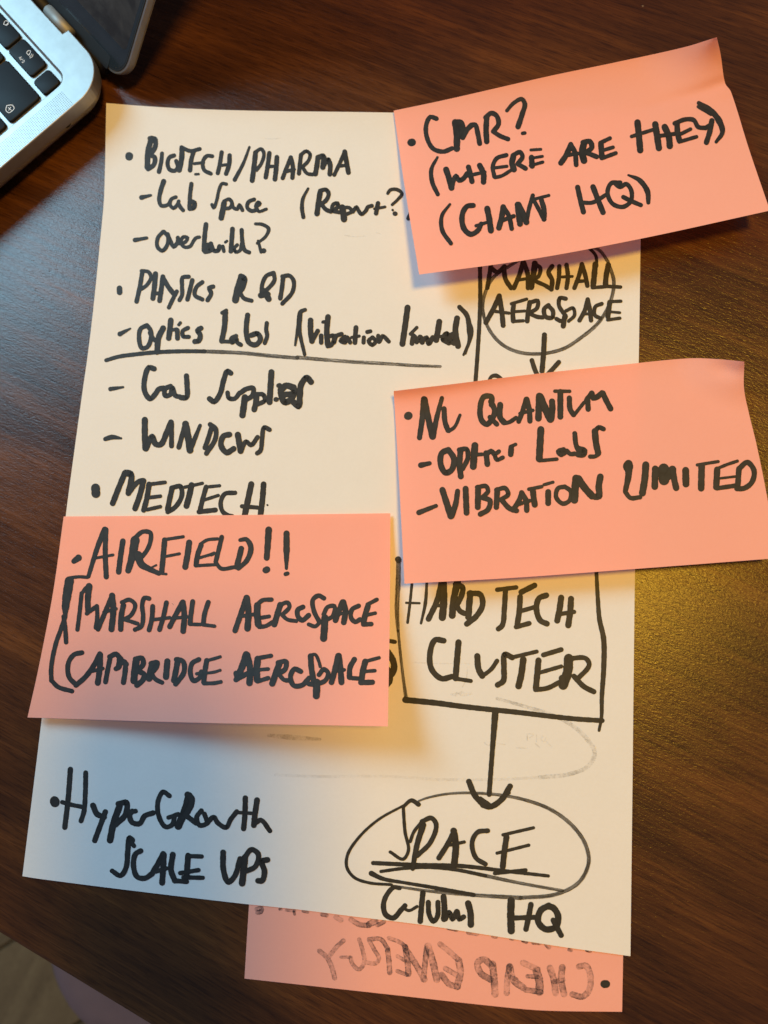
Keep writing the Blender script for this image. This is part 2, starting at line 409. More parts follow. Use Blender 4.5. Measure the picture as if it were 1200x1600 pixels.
W_(A1, 'written_word', '28|346,795 308,840 306,905 340,932 376,890 380,830 352,795;30|378,812 402,870 422,902 450,870 452,838;26|462,880 504,870 522,840 492,832 474,870 500,905 540,900 566,860 585,838 606,834;34|655,742 645,830 640,928;36|645,905 680,890 690,925 650,938;32|690,880 712,930 742,930 752,900;26|776,900 784,935;20|795,870 806,862;34|846,775 840,860 834,935;26|880,890 858,915 868,940 900,930 912,880;30|912,782 918,870 936,930 966,944')
W_(A1, 'written_question_mark', '22-28-20|1012,738 1060,742 1106,772 1088,825 1024,878;22|1032,862 1052,942;36|1070,932 1072,932')
W_(A3, 'bullet_point', '34|67,162 68,188')
W_(A3, 'written_word', '28|210,60 195,150 174,245;24|205,54 248,60 264,92 238,142 205,166;32|292,72 286,150 276,225;30|338,90 328,170 318,240;24|285,195 330,192;30|340,98 370,150 404,195;26|425,182 398,235 376,282;26|500,90 462,95 458,150 458,205 442,236;28|522,112 508,170 492,232;26|585,124 548,155 538,205 585,232;28|652,152 628,160 640,195 618,236')
W_(A3, 'written_word', '42|830,95 808,160 792,236;36|826,88 846,100 838,150 815,190;26|820,190 845,225 892,240')
W_(A3, 'written_ampersand', '26|1030,66 985,85 960,135 955,185;26|1030,66 1036,110 1000,160 945,205;36|962,175 985,205 1000,230;34|950,208 995,200')
W_(A3, 'written_word', '28|1090,92 1082,165 1072,225;26|1085,88 1130,84 1155,115 1148,185 1085,258')
W_(A3, 'written_dash', '30-12|70,448 135,414')
W_(A3, 'written_word', '28|238,394 200,415 190,480 208,536 240,530 262,485 262,425 238,394;36|340,412 312,470 302,560;28|258,440 285,485 305,492;34|388,362 382,420 375,474;22|382,425 425,418;30|428,425 430,475;20|438,390 448,378;26|495,410 462,430 465,462 500,466;32|576,412 556,425 572,455 562,490 538,495')
W_(A3, 'written_word', '36-32|728,312 724,400 706,492;24|706,494 752,496;22|708,316 735,300;26|796,460 765,478 770,502 800,482 802,500 826,516;32|868,330 860,400 862,460 880,505 920,515 948,480 930,446 890,456;26|988,380 984,420 990,460 975,504')
W_(A4, 'written_bracket', '22-26-14|138,278 112,290 98,370 80,485;26-20|110,300 106,400 135,540')
W_(A4, 'written_word', '32|170,340 170,400 178,462;26|178,462 212,402;26|232,430 232,470;18|242,350 250,348;32|272,320 265,400 270,480;24|262,440 305,430 292,485 270,492;24|318,430 308,470 322,432 352,420;24|372,436 346,460 372,470 384,440 402,470;28|436,382 432,430 430,470;18|410,440 455,432;24|482,440 480,470;24|502,408 520,404;24|532,440 510,460 530,484 552,462 534,440;24|566,430 572,466 592,432 628,464')
W_(A4, 'written_word', '34|738,265 724,370 708,478;28|772,430 764,475;20|755,420 792,382;30|778,436 792,465 812,438 824,468;28|824,460 850,442 862,476 886,440;34|924,348 916,400 906,455;18|886,438 955,432;30|950,450 976,430 966,418 946,450 980,472;34|1028,328 1018,400 1034,490;34|1000,425 985,455 1012,472')
W_(A4, 'written_bracket', '26-30-14|1042,262 1085,310 1100,400 1100,460 1066,542;10-22-12|1080,300 1114,400 1078,535')
W_(A3, 'drawn_underline', '24-26-24|-16,612 60,590 150,577 300,562 450,556 600,556;', 'ink')
W_(A3, 'drawn_underline', '24-22|560,556 700,560 850,568 1000,583 1180,598', 'dry', label='right half of the underline, drawn with a drying pen')
W_(A4, 'drawn_underline', '22-20-16|90,557 150,562 400,582 620,594 800,606 930,610', 'drier', label='faint streaky end of the underline')
W_(A5, 'written_dash', '24-12|78,130 146,120')
W_(A5, 'written_word', '28|312,22 285,15 262,70 262,145 290,182 322,152 335,132 362,125;26|400,115 370,130 372,166 398,160 410,125 425,165 450,172;28|485,60 488,110 484,175 455,176')
W_(A5, 'written_word', '28|722,45 705,35 685,80 665,155 632,198 608,182;24|705,150 712,178 742,182 770,150;34|798,175 792,220 785,270;26|775,150 805,130 842,126 838,165 800,190;30|862,160 856,205 848,240;24|862,158 895,160 905,190 862,214;32|940,40 935,120 930,200;24|963,186 968,186;24|978,112 984,110;34|990,150 1010,200 1040,190 1060,130 1020,112 990,135;30|1010,160 1060,150 1060,120;32|1152,92 1130,70 1100,105 1092,170 1085,222 1058,200')
W_(A5, 'written_dash', '22-28-12|50,398 85,388 135,394')
W_(A5, 'written_word', '32|262,295 262,380 265,448;30|268,450 302,385 320,425 345,428 380,360 402,308;26|405,315 405,435;26|478,320 460,385 444,442;36|480,318 495,395 504,458;18-30|558,325 534,385 504,455;26|620,335 600,400 584,445;26|612,320 640,342 640,395 592,475;30|715,374 684,382 670,430 700,470 738,450;32|760,375 768,420 775,462;24|778,462 805,412 830,430 866,388;24|930,348 902,336 890,400 880,462 864,474')
W_(A5, 'bullet_point', '46|-2,660 0,690')
W_(A5, 'written_word', '30|155,580 122,660 90,742;36-30|160,580 186,585 174,688;26|174,688 235,622 255,620;30|255,622 235,700 210,770;28|285,640 272,720 256,778;20|290,640 370,630;20|282,712 345,704;20|275,776 345,760;28|408,662 395,720 384,775;26|405,660 452,652 460,700 425,762 385,788;32|512,645 500,700 485,756;18|475,656 570,635;26|590,655 572,720 556,785;18|590,655 662,648;18|578,725 655,700;26|552,788 640,778;24|745,686 690,692 668,740 680,788 712,808 730,812;32|832,640 815,720 795,815;30|898,640 892,720 880,815;22|782,758 865,765')
W_(A5, 'pen_speck', '10|918,751')
# ---- right hand diagram
B1 = (600, 370, 2.857); B1b = (740, 360, 4.444); B2 = (590, 850, 3.243); B3 = (520, 1080, 2.727)
W_(B1, 'drawn_line', '18|428,100 429,300 408,652 398,760')
W_(B1b, 'written_word', '30|120,240 108,320 95,400;30|120,260 165,290 215,250;32|210,255 222,340 260,400;32|345,215 318,310 280,400;32|345,215 375,300 378,400;22|310,345 372,335;40|425,230 415,310 400,395;28|425,235 462,260 450,320 420,340 500,385 540,410;32|545,250 520,290 545,345 540,410;30|595,250 592,330 580,400;30|645,240 655,320 645,400;20|595,325 685,320;30|752,235 730,320 700,400;30|752,235 775,310 790,385;24|715,355 785,350;38|845,235 838,310 830,385;24|825,398 905,392;36|935,240 920,320 915,385;24|915,388 1020,394')
W_(B1, 'drawn_line', '14|905,40 945,85 950,130', 'ink')
W_(B1, 'drawn_ellipse', '16-14|1002,120 1026,200 1010,290 960,380 880,450 800,500 700,522 600,515 520,475 462,400 440,320 452,250 490,180 560,130 640,85 720,60 800,45 900,40 960,60 1000,112', 'dry')
W_(B1b, 'written_word', '34|178,455 140,540 85,640;34|178,455 195,560 205,660;22|130,560 245,575;32|278,520 272,570 275,630;22|262,510 368,478;20|280,565 355,560;22|275,632 345,628;32|390,500 378,570 372,630;28|395,500 445,490 440,540 395,575 440,600 480,605;30|520,520 490,545 500,600 545,605 550,560 520,525;28|640,475 600,470 592,520 620,570 640,600 610,630 575,615;34|632,600 622,665;24|640,560 690,540 700,590 660,630;30|792,480 770,560 735,625;30|792,480 808,560 815,625;20|760,580 820,580;26|890,510 845,530 842,590 880,610;34|945,500 932,600;22|940,495 1022,492;18|940,565 1015,572;22|930,622 1015,610')
W_(B1, 'drawn_arrow', '22|716,438 712,520 705,600;20|660,552 672,590 695,640;20|780,560 735,610 700,645')
W_(B1, 'written_word', '14-18-16|470,640 480,624 500,620 520,632 540,660')
W_(B2, 'drawn_box', '30|104,78 106,82;22-26-16|106,85 104,200 98,330 104,440;14-14-18|104,440 116,560 130,680 145,785;26-24|140,786 142,794', 'dry')
W_(B2, 'drawn_box', '30-26-24|140,790 300,806 420,822 700,852 1000,886 1138,895')
W_(B2, 'drawn_box', '18-28-14|1108,130 1116,280 1124,380 1145,480 1146,620 1136,780 1134,880 1122,945')
W_(B2, 'written_word', '14|176,180 164,300 152,398;12-18-12|250,180 242,300 220,402;12|145,298 212,300;28|325,190 300,290 258,380;36|332,190 335,290 328,372;18|290,312 340,312;34|405,190 385,290 378,362;28|395,205 430,220 425,262 400,310;26|400,312 418,340 440,352')
W_(B2, 'written_word', '32|470,250 464,310 460,370;28|465,250 520,256 532,308 498,368 452,405')
W_(B2, 'written_word', '26|648,232 642,330 630,415 612,430;22|606,232 702,220;28|722,268 718,340 708,405;28|728,244 795,210;22|725,340 795,320;24|702,420 768,402;28|855,260 818,275 805,330 825,388 858,404;30|930,272 922,330 910,388;30|980,278 976,340 966,412;22|915,356 995,344')
W_(B2, 'written_word', '28|335,490 292,486 266,550 274,635 325,682 375,672;30|410,498 402,590 395,680;20|395,682 472,694;30|505,568 512,635 530,668;20-22|532,668 575,635 605,592;28|682,575 645,560 640,630 636,695 608,714;20|675,576 806,545;32|738,585 728,660 714,720;30|815,590 808,665 802,730;24|840,562 930,535;20|810,655 930,620;24|800,738 860,730 922,700;46|968,580 962,650 940,715;34|935,680 940,715;24|975,580 1055,580 1072,610 1012,685;26|995,670 1045,722 1095,748')
W_(B3, 'drawn_arrow', '28-20-20|692,92 680,250 666,440;24|580,385 606,445 640,482;24|640,485 670,492 720,460 755,405;20|628,458 665,484;16|735,440 750,432')
W_(B3, 'drawn_ellipse', '8-16-16|365,468 400,455 500,436 650,436 800,458 930,505 1020,572 1075,650 1090,730 1050,812 950,865 800,880;18-10|800,880 600,868 400,850 250,828', 'dry')
W_(B3, 'drawn_ellipse', '10-14-12|310,482 190,550 105,630 62,700 60,750 90,792 150,815 250,824', 'ink')
W_(B3, 'written_word', '20-14|365,482 335,465 302,490;14|300,490 308,600 322,680 300,715 245,685;26-20|385,570 360,650 340,755;14|330,640 345,600 380,555;20|380,555 420,540 440,565 415,645 360,700;22|518,595 490,650 452,710;28|515,595 524,660 518,732;14|500,655 560,642;20|660,594 618,600 594,640 610,710 650,736;24|740,620 730,690 724,748;14|725,612 855,582;14|700,690 835,656;16|690,776 822,762')
W_(B3, 'drawn_underline', '18-18-14|172,732 350,740 550,745 750,768 918,787;14-16|205,768 300,755 400,750 520,760 650,786')
W_(B3, 'drawn_underline', '16-12|640,784 800,818 980,850', 'dry')
W_(B3, 'drawn_ellipse', '22-14-18|164,776 210,798 300,815 420,835 600,868', 'ink')
G1 = (560, 1380, 2.857)
W_(G1, 'written_word', '18-24-22|184,22 160,18 128,50 112,95 122,140 155,155 190,120 208,100;14|200,110 225,122 262,104;24|288,42 282,100 276,170;22|312,85 316,140 335,170 352,150 355,85;26|380,60 384,110 382,160;22|388,160 405,130 420,160 440,125 450,160 470,150;28|490,90 500,130 502,185')
W_(G1, 'written_word', '32|682,78 680,140 682,212;24|770,95 760,150 748,205;22|700,155 785,152;28|850,100 815,120 802,170 835,205 880,195 892,150 870,110 845,102;24|870,165 885,195 905,232')
H1 = (60, 1180, 3)
W_(H1, 'bullet_point', '42|76,214 78,222')
W_(H1, 'written_word', '24|150,66 140,200 124,338;22|222,82 220,180 214,262 200,308;20|112,220 155,232 205,242;26|256,235 275,275 308,290;24|314,265 290,330 264,400;30|380,240 352,320 336,398;26|375,228 412,222 408,278 362,325;24|440,262 428,280 440,315 475,320 498,285 538,270;22|430,265 455,262;22|614,190 585,172 560,220 568,295 598,336 628,325 638,285;20|610,292 655,276;34|706,190 690,250 656,332;30|700,185 718,205 700,262 680,285;24|695,285 740,318;22|764,260 742,290 756,328 790,318 778,275;22|790,320 822,290 840,316 880,338 902,300 930,264;24|970,200 968,280 962,344;16|930,268 1000,272;26|1025,210 1015,280 1010,328;22|1015,320 1042,304 1085,354')
W_(H1, 'written_word', '26-22|440,398 428,388 420,440 408,535 385,564 346,542;20|432,400 448,425;24|480,448 456,462 446,520 464,570 500,576 532,556;26|532,556 560,510 585,462;26|588,465 585,530 580,598;20|550,545 600,530;26|630,465 622,540 640,588;22|640,588 695,592;26|702,470 695,560;20|700,472 765,474;20|665,552 750,538;20|680,572 770,574')
W_(H1, 'written_word', '26-24|866,455 868,540 890,594 918,570 945,485;30|968,480 962,540 955,600;24|960,490 1000,442 1030,462 1018,520 970,545;26|1074,490 1048,496 1060,545 1048,588 1030,588')
W_((600, 1000, 4), 'written_letter', '26|-30,-10 5,15 18,35;30|-30,110 20,175 40,215 35,265 -20,310', 'ink')
W_((590, 850, 3.243), 'written_letter', '20|40,488 88,496;30-34|20,520 62,560 84,620 70,660 30,672')
# ---- older writing on the back of the sheet, showing through
gb = (590, 1080, 3)
W_(gb, 'writing_showing_through', '14-20-18|560,34 700,74 800,104 900,152 980,222 1018,290 988,350 900,388 760,404', 'ghost')
W_(gb, 'writing_showing_through', '12|-480,392 -250,400 -60,398 100,402 300,414 600,412 760,404;10|345,14 372,20 365,6 395,18 388,4 420,16 438,8', 'faint')
W_((370, 1100, 2), 'writing_showing_through', '10-16-8|100,98 170,104 260,110', 'ghost')
W_((590, 850, 3.243), 'writing_showing_through', '6|455,625 450,680 430,725;7|372,765 400,755 430,768 478,760', 'faint')
W_((590, 850, 3.243), 'writing_showing_through', '6|180,600 300,605 468,606', 'faint')
W_((590, 1080, 3), 'writing_showing_through', '6|700,200 702,235 705,200 730,205 712,218;5|745,205 745,235;6|775,210 765,225 780,235 790,215;6|500,240 520,255 540,240;6|560,245 600,250;6|650,265 700,268;6|740,245 760,265;6|790,235 815,260', 'faint')
W_((400, 190, 4.615), 'writing_showing_through', '7|640,820 700,830 790,826;6|860,800 900,810;6|60,120 110,126 180,120', 'faint')
# ---- top right note
C1 = (600, 130, 4); C2 = (860, 40, 3.529)
W_ = lambda b, n, t, m='ink', **k: write('cmr', n, b, t, m, **k)
W_(C1, 'bullet_point', '46|170,371 176,370')
W_(C1, 'written_word', '28|328,222 290,212 264,262 270,345 308,410 370,428 425,408;40|445,245 455,320 455,410;42|450,248 478,250 492,330;32|492,340 520,290 545,265;30|545,262 570,262 585,310 598,378;34|642,215 638,290 642,365;30|635,215 670,188 702,202 716,255 685,300;28|682,302 725,330 775,350')
W_(C1, 'written_question_mark', '22-28-34|768,172 810,125 862,100 880,130 865,190 838,272;22|866,314 880,312')
W_(C1, 'written_bracket', '16-30-26|334,464 296,540 302,620 336,695')
W_(C1, 'written_word', '36|388,540 408,600 422,655;30|422,655 438,600 450,582 470,608 492,600 520,565;32|528,525 540,570 550,615;34|598,515 622,565 622,618;22|520,580 630,556;26|765,450 705,470 680,520 690,585;20|690,530 768,520;22|695,590 735,580 792,546;36|808,460 800,500 812,540;28|805,452 850,432 866,460 838,500;28|835,505 885,534;34|922,465 926,518;18|918,418 980,414;18|930,468 990,458;20|915,516 992,494')
W_(C2, 'written_word', '30|112,660 84,720 58,758;26|112,655 135,700 142,768;22|85,716 150,706;36|185,650 175,700 185,745;28|180,645 218,640 228,672 195,702;26|200,702 255,724;30|278,650 284,728;22|280,645 328,622;20|285,690 345,672;22|290,730 360,704')
W_(C2, 'written_word', '34|480,535 488,610 495,688;20|448,612 562,576;34|578,545 588,610 598,676;34|630,560 652,610 658,665;22|595,610 682,598;30|698,545 702,600 712,636;24|685,540 745,518 790,522 815,560 855,565;20|712,602 772,572;20|710,642 805,614;28|890,525 880,580 860,645;24|855,566 885,545')
W_(C2, 'written_bracket', '22-34-18|818,428 880,465 932,530 948,590 914,642;18|815,448 885,490')
W_(C1, 'written_bracket', '16-28-26|412,758 362,830 364,920 418,1002')
W_(C1, 'written_word', '30-34-28|558,765 520,770 490,820 500,910 542,945 588,920 608,880;20|575,892 640,872;36|645,785 658,850 668,922;34|745,775 735,840 718,905;28|745,772 780,830 798,910;26|730,862 810,832;36|835,760 842,820 850,880;36|840,760 870,820 890,870;26|890,870 905,790 930,702;20|930,728 1030,702;32|985,735 1000,790 1000,850;26|935,730 965,785 998,850')
W_(C2, 'written_word', '28|150,892 165,960 182,1028;30|235,890 262,960 290,1030;22|172,976 232,976 308,932;24|385,866 335,870 315,920 342,982 400,1000 442,970 446,910 418,874 385,890 350,866;24|402,946 450,970 498,990')
W_(C2, 'written_bracket', '12-34-22|430,825 490,852 535,915 540,976')
# ---- middle right note
D1 = (600, 560, 4); D2 = (900, 560, 4)
W_ = lambda b, n, t, m='ink', **k: write('nuq', n, b, t, m, **k)
W_(D1, 'bullet_point', '48|150,360 154,358')
W_(D1, 'written_word', '38-32|250,255 240,370 222,496;34-42|255,255 278,380 304,488;36-26|306,488 330,370 362,248;32|375,315 382,400 400,450;24-20|405,455 440,430 475,355')
W_(D1, 'written_word', '34|672,290 670,240 625,240 600,320 612,390 642,412 672,385 692,330 668,270;30|662,368 705,412;36|726,290 726,370 750,400;26|752,404 780,400 825,372;30|888,255 866,330 842,394;32|892,255 908,320 912,392;22|850,345 930,325;40|970,235 965,375;46|975,240 1005,310 1040,380;38|1045,380 1052,320 1050,270;36|1102,210 1102,365;22|1068,205 1160,206;32|1158,248 1164,320 1185,352;22|1190,352 1250,276;32|1272,250 1276,318;30|1265,262 1295,220;34|1298,218 1308,248 1330,242 1362,216;34|1368,218 1388,262 1416,315')
W_(D1, 'written_dash', '34-26|230,668 285,656')
W_(D1, 'written_word', '36|402,572 362,592 355,665 385,715 422,698 436,625 402,572;36|478,578 472,660 480,738;30|470,572 516,568 524,620 492,690;42|568,545 562,620 558,676;24|575,602 612,600;34|638,592 646,662;30|640,600 670,580 690,600;26|718,582 694,604 706,634 742,620;34|795,560 792,600;22|790,552 822,538')
W_(D1, 'written_word', '42|980,445 975,540 970,628;22|972,640 1080,630;30|1122,570 1090,582 1104,602 1140,582;28|1142,578 1165,598 1192,596;30|1192,470 1200,540 1225,595;36|1212,600 1245,602 1252,578 1220,566;28-30|1372,442 1342,432 1318,456;40-38|1318,456 1325,530 1338,590;26|1342,598 1318,613 1288,614')
W_(D1, 'written_dash', '32-24|218,964 325,922')
W_(D1, 'written_word', '36-42|365,822 390,900 418,985;38-30|422,985 448,910 460,830;36|510,815 516,965;36|588,808 586,930;28|582,806 638,800 650,830 615,868;32|615,870 662,890 650,945 602,974;34|708,822 702,930;28|702,822 758,812 776,850 735,880;32|735,885 785,938 828,952;32|862,845 838,900 805,948;32|860,840 888,890 892,950;24|835,914 910,890;36|930,825 935,870 942,915;22|905,818 985,802;36|1026,835 1026,905;20|1000,790 1056,774;28|1130,802 1088,812 1076,868 1118,908 1160,888 1166,830 1130,802;46|1200,750 1195,810 1190,885;44|1215,752 1255,810 1300,860;40|1320,865 1342,862 1342,800 1352,740')
W_(D2, 'written_word', '60|325,672 326,680;50-40-30|328,660 328,730 308,830;28|308,835 340,872 400,868;42|436,665 430,750 415,842;40|495,690 492,802;60|515,712 545,700;64|548,690 550,760;48|572,740 602,695;38|605,695 614,760 626,810;42|685,700 687,785;40|785,672 782,812;20|758,666 888,645;38|882,695 876,805;20|880,690 940,665 1008,642;16|900,750 1000,738;28|880,812 1000,795;34|1018,690 1010,810;32|1018,690 1070,650 1112,700 1098,775 1050,812 1005,814')
# ---- lower left note
E1 = (60, 800, 4.286); E2 = (330, 800, 3.871)
W_ = lambda b, n, t, m='ink', **k: write('air', n, b, t, m, **k)
W_(E1, 'bullet_point', '34-46|238,330 268,308')
W_(E1, 'written_word', '40-28|445,118 402,220 335,432;34|452,118 448,280 455,435;20|365,312 500,288;36|566,195 550,300 538,402;60-40|648,190 628,300 602,392;30|650,170 700,132 750,140 752,190 728,255 685,310;56-30|668,290 690,350 740,380 808,412;14|745,378 790,356;36|846,188 836,300 826,400;22|840,186 970,166;20|842,300 945,280;18|820,412 856,416;40|1010,205 1000,280 984,368;34|1090,222 1066,290 1056,355;22|1085,215 1130,188 1200,180;20|1075,308 1172,280;22|1056,360 1200,352;')
W_(E2, 'written_word', '22|0,258 18,250;28|64,152 48,220 28,300;24|28,305 60,342 140,334;34|182,222 168,280 154,332;22-34-26|175,170 212,166 240,212 218,290 165,342')
W_(E2, 'written_exclamation_mark', '40-34|348,108 342,200 336,278;38|330,352 338,348')
W_(E2, 'written_exclamation_mark', '36-38-18|456,130 456,230 455,342;24|450,376 462,372')
W_(E1, 'drawn_bracket', '22|328,438 280,434 215,440;60-58-26|208,462 192,560 182,640 180,700;30|170,700 182,800 186,872;30-30|180,700 150,790 118,880 86,1050 88,1130;30|90,1130 130,1170 225,1200')
W_(E1, 'written_word', '28|290,545 278,660 262,788;24|290,550 315,512 335,495;44-36|340,498 332,580 332,660;28|325,680 365,650 392,630;28|392,630 395,700 385,775;32|492,565 452,660 400,785;40|494,560 502,660 490,785;24|440,672 520,648;36|570,625 555,700 552,785;28|560,605 610,588 648,620 622,690 575,720;26|585,722 665,748;30|742,580 712,575 696,620 702,700 690,765 648,788;32|766,632 760,720 742,790;32|858,608 838,700 812,788;24|765,722 880,708;34|965,605 920,690 880,768;38|968,605 978,700 970,798;22|905,712 1000,702;32|1034,600 1022,690 1016,748;24|1018,752 1085,754;32|1138,605 1112,690 1105,752;24|1110,756 1180,765')
W_(E2, 'written_word', '32|212,520 182,610 145,718;38|215,520 226,610 220,705;24|170,632 255,620;40|280,565 278,620 285,680;26|275,565 310,535 365,530;24|290,642 350,632;26|290,695 330,690 378,662;36|418,562 400,620 382,680;26|418,562 462,548 474,572 430,622;24|430,624 460,650 515,660;30|555,575 524,592 525,632 550,655 590,625;28|682,522 650,506 616,530 622,600 655,665;24|655,670 630,692 590,680;42|688,640 685,700 680,765;26|680,620 705,575 745,570 735,630 690,655;34|795,545 772,600 752,655;34|800,545 812,600 802,668;20|765,620 830,606;28|892,568 852,590 846,640 872,665 900,650;34|948,570 932,620 922,670;24|945,560 1002,530;22|935,625 992,612;28|920,680 968,678')
W_(E1, 'written_word', '32|292,942 240,955 202,1010 206,1105 250,1155;34|252,1160 312,1108 370,1030 412,950;38|414,955 412,1040 398,1145;24|358,1066 432,1048;32|482,972 466,1050 450,1138;34|478,970 520,952 545,975;44-32|548,985 535,1040 520,1050;32|530,1045 572,1000 590,1020;34|585,1020 580,1080 570,1142;46|655,1000 645,1070 640,1130;34|650,985 695,980 702,1020 665,1060;36|670,1065 710,1090 700,1125 660,1160;44|762,1020 742,1115;34|755,1015 795,1008 790,1040 760,1075;30|755,1080 785,1120 828,1142;40|864,1000 855,1105;38|935,990 922,1060 908,1128;34|925,988 968,1000 976,1070 920,1152;32|1075,988 1032,1012 1018,1080 1040,1130 1082,1108 1092,1070;22|1060,1084 1118,1072;34|1128,995 1115,1070 1108,1140;22|1130,995 1180,982 1218,970;20|1120,1080 1180,1072 1218,1060;26|1108,1148 1180,1146 1222,1138')
W_(E2, 'written_word', '40|212,862 190,930 160,1000;30|150,975 160,1010;38|218,865 236,950 232,1035;30|150,1015 240,965;40|282,890 275,960 278,1015;26|280,885 362,870;22|285,955 345,950;26|280,1025 345,1005;38|412,920 390,980 370,1038;30|405,912 452,905 448,950 415,975;26|410,980 440,1015 475,1020;30|542,965 505,950 480,995 500,1050 550,1048 592,1005;20|600,868 628,862 650,900 660,935;34|602,872 606,940 622,1030;30|592,1040 625,1045;28|645,1040 690,1020 708,975 682,952 652,985;42|640,1030 636,1112;34|768,870 750,950 728,1030;36|772,870 782,950 788,1030;22|740,965 805,955;32|866,892 840,940 836,1000;26|840,1004 895,1008;36|932,905 918,960 908,1025;22|930,905 1015,882;22|925,965 990,960;32|905,1032 975,1030')
W_(E1, 'ink_smudge', '6|895,612 905,622', 'ghost')
# ---- mirrored writing that bled through the note below the sheet
F1 = (560, 1380, 2.857); F2 = (370, 1390, 3.871)
W_ = lambda b, n, t, m='bleed', **k: write('cheap', n, b, t, m, **k)
W_(F1, 'bullet_point', '34|1098,450 1106,450', 'ink')
W_(F1, 'bled_through_word', '26|985,372 1015,368 1035,410 1028,480 1000,506 955,496;28|910,375 905,430 918,495;28|855,378 872,430 880,490;20|870,440 915,432;26|735,355 800,385;34|795,390 808,440 808,485;18|755,415 800,418;24|745,475 815,486;30|675,372 690,430 735,465;26|675,372 665,430 662,490;20|680,420 705,430;30|598,360 606,430 610,495;28|595,370 560,340 532,355 545,400 590,430')
W_(F1, 'bled_through_word', '24|365,272 400,300 445,340;30|448,345 455,400 440,462;22|388,380 440,410;26|372,408 405,450 445,462;30|310,280 332,350 350,430;24|305,290 290,430;26|215,300 255,360 295,430')
W_(F2, 'bled_through_word', '24|920,292 990,320 1020,345;34|1018,345 1032,430 1038,510;22|972,402 1020,430;24|970,492 1030,515;30|912,365 920,430 925,502;26|915,360 870,300 800,300;24|800,305 830,360 860,420 840,445 780,440;24|740,300 762,370 770,440 740,482 700,450 688,410;18|630,408 685,408;26|645,308 600,350 555,410;28|500,370 545,410 575,470 592,535')
W_(F2, 'bled_through_word', '30|690,180 740,210 800,216;38|800,210 838,190;24|850,215 890,195;30|600,165 630,185;22|515,150 545,156;26|120,118 150,112 145,135 125,138;16|260,118 270,118;18|300,124 350,128;14|345,130 350,150;16|400,130 430,136')
W_(F1, 'bled_through_word', '16|400,200 440,208;18|490,220 530,226;14|600,238 615,240;16|680,246 690,248;16|735,256 750,262;18|780,264 810,266;20|838,270 850,285;14|940,296 950,300;16|1020,298 1035,302')
# ------------------------------------------------------------------ desk, floor, stool
desk = empty('desk', (0.25, .25, -.0))
tag(desk, 'dark walnut wood desk that the papers and laptop lie on', 'desk')
e0, e1 = at(0, 1460), at(230, 1600)
ed = (e1 - e0).normalized(); en = Vector((-ed.y, ed.x, 0)); en = en if en.y > 0 else -en   # en points into the desk
LG, WD, TH = 1.5, .75, .028
def rel(p, root): return p - root.location
def slab(name, p0, L0, L1, W0, W1, z0, z1, mat, parent, bev=.002, segs=3):
    bm = bmesh.new()
    vs = [bm.verts.new(rel(p0 + ed * a + en * b + Vector((0, 0, z)), parent)) for z in (z0, z1) for a, b in ((L0, W0), (L1, W0), (L1, W1), (L0, W1))]
    for f in ((0, 3, 2, 1), (4, 5, 6, 7), (0, 1, 5, 4), (1, 2, 6, 5), (2, 3, 7, 6), (3, 0, 4, 7)): bm.faces.new([vs[i] for i in f])
    bmesh.ops.recalc_face_normals(bm, faces=bm.faces)
    if bev: bmesh.ops.bevel(bm, geom=bm.edges[:], offset=bev, segments=segs, profile=.5, affect='EDGES')
    return bm_obj(name, bm, mat, parent)
slab('tabletop', e0, -.55, LG - .55, 0, WD, -TH, 0, M['desk'], desk, .0015)
for a in (-.50, LG - .60):
    for b in (.05, WD - .10):
        slab('leg', e0, a, a + .05, b, b + .05, -.72, -TH - .001, M['edge'], desk, .002)
slab('apron', e0, -.44, LG - .62, .055, .075, -.10, -TH - .001, M['edge'], desk, .001)
slab('apron', e0, -.44, LG - .62, WD - .075, WD - .055, -.10, -TH - .001, M['edge'], desk, .001)
fl = mesh_obj('floor', [(-3, -3, -.735), (3, -3, -.735), (3, 3, -.735), (-3, 3, -.735)], [(0, 1, 2, 3)], simple('floor_underlay', (.05, .04, .03), .9))
tag(fl, kind='structure')
fb = None; fd = Vector((math.cos(R(35)), math.sin(R(35)), 0)); fn = Vector((-fd.y, fd.x, 0)); fc = at(60, 1540, -.72)
for k in range(-6, 7):
    if fb is None:
        bm = bmesh.new(); bmesh.ops.create_cube(bm, size=1)
        for v in bm.verts: v.co = Vector((v.co.x * 1.8, v.co.y * .127, v.co.z * .014))
        bmesh.ops.bevel(bm, geom=bm.edges[:], offset=.0012, segments=1, affect='EDGES')
        o = bm_obj('floor_board', bm, M['floor'], fl); fb = o
    else:
        o = fb.copy(); COL.objects.link(o); o.parent = fl
    o.location = (fc.x + fn.x * .13 * k + fd.x * .3 * ((k * 7) % 3 - 1), fc.y + fn.y * .13 * k + fd.y * .3 * ((k * 7) % 3 - 1), -.7275)
    o.rotation_euler = (0, 0, R(35))
def rrect(w_, h_, r, n=8, x0=0, y0=0):
    pts = []
    for cx, cy, a0 in ((x0 + w_ - r, y0 + r, -90), (x0 + w_ - r, y0 + h_ - r, 0), (x0 + r, y0 + h_ - r, 90), (x0 + r, y0 + r, 180)):
        for k in range(n + 1):
            a = R(a0 + 90 * k / n); pts.append((cx + math.cos(a) * r, cy + math.sin(a) * r))
    return pts
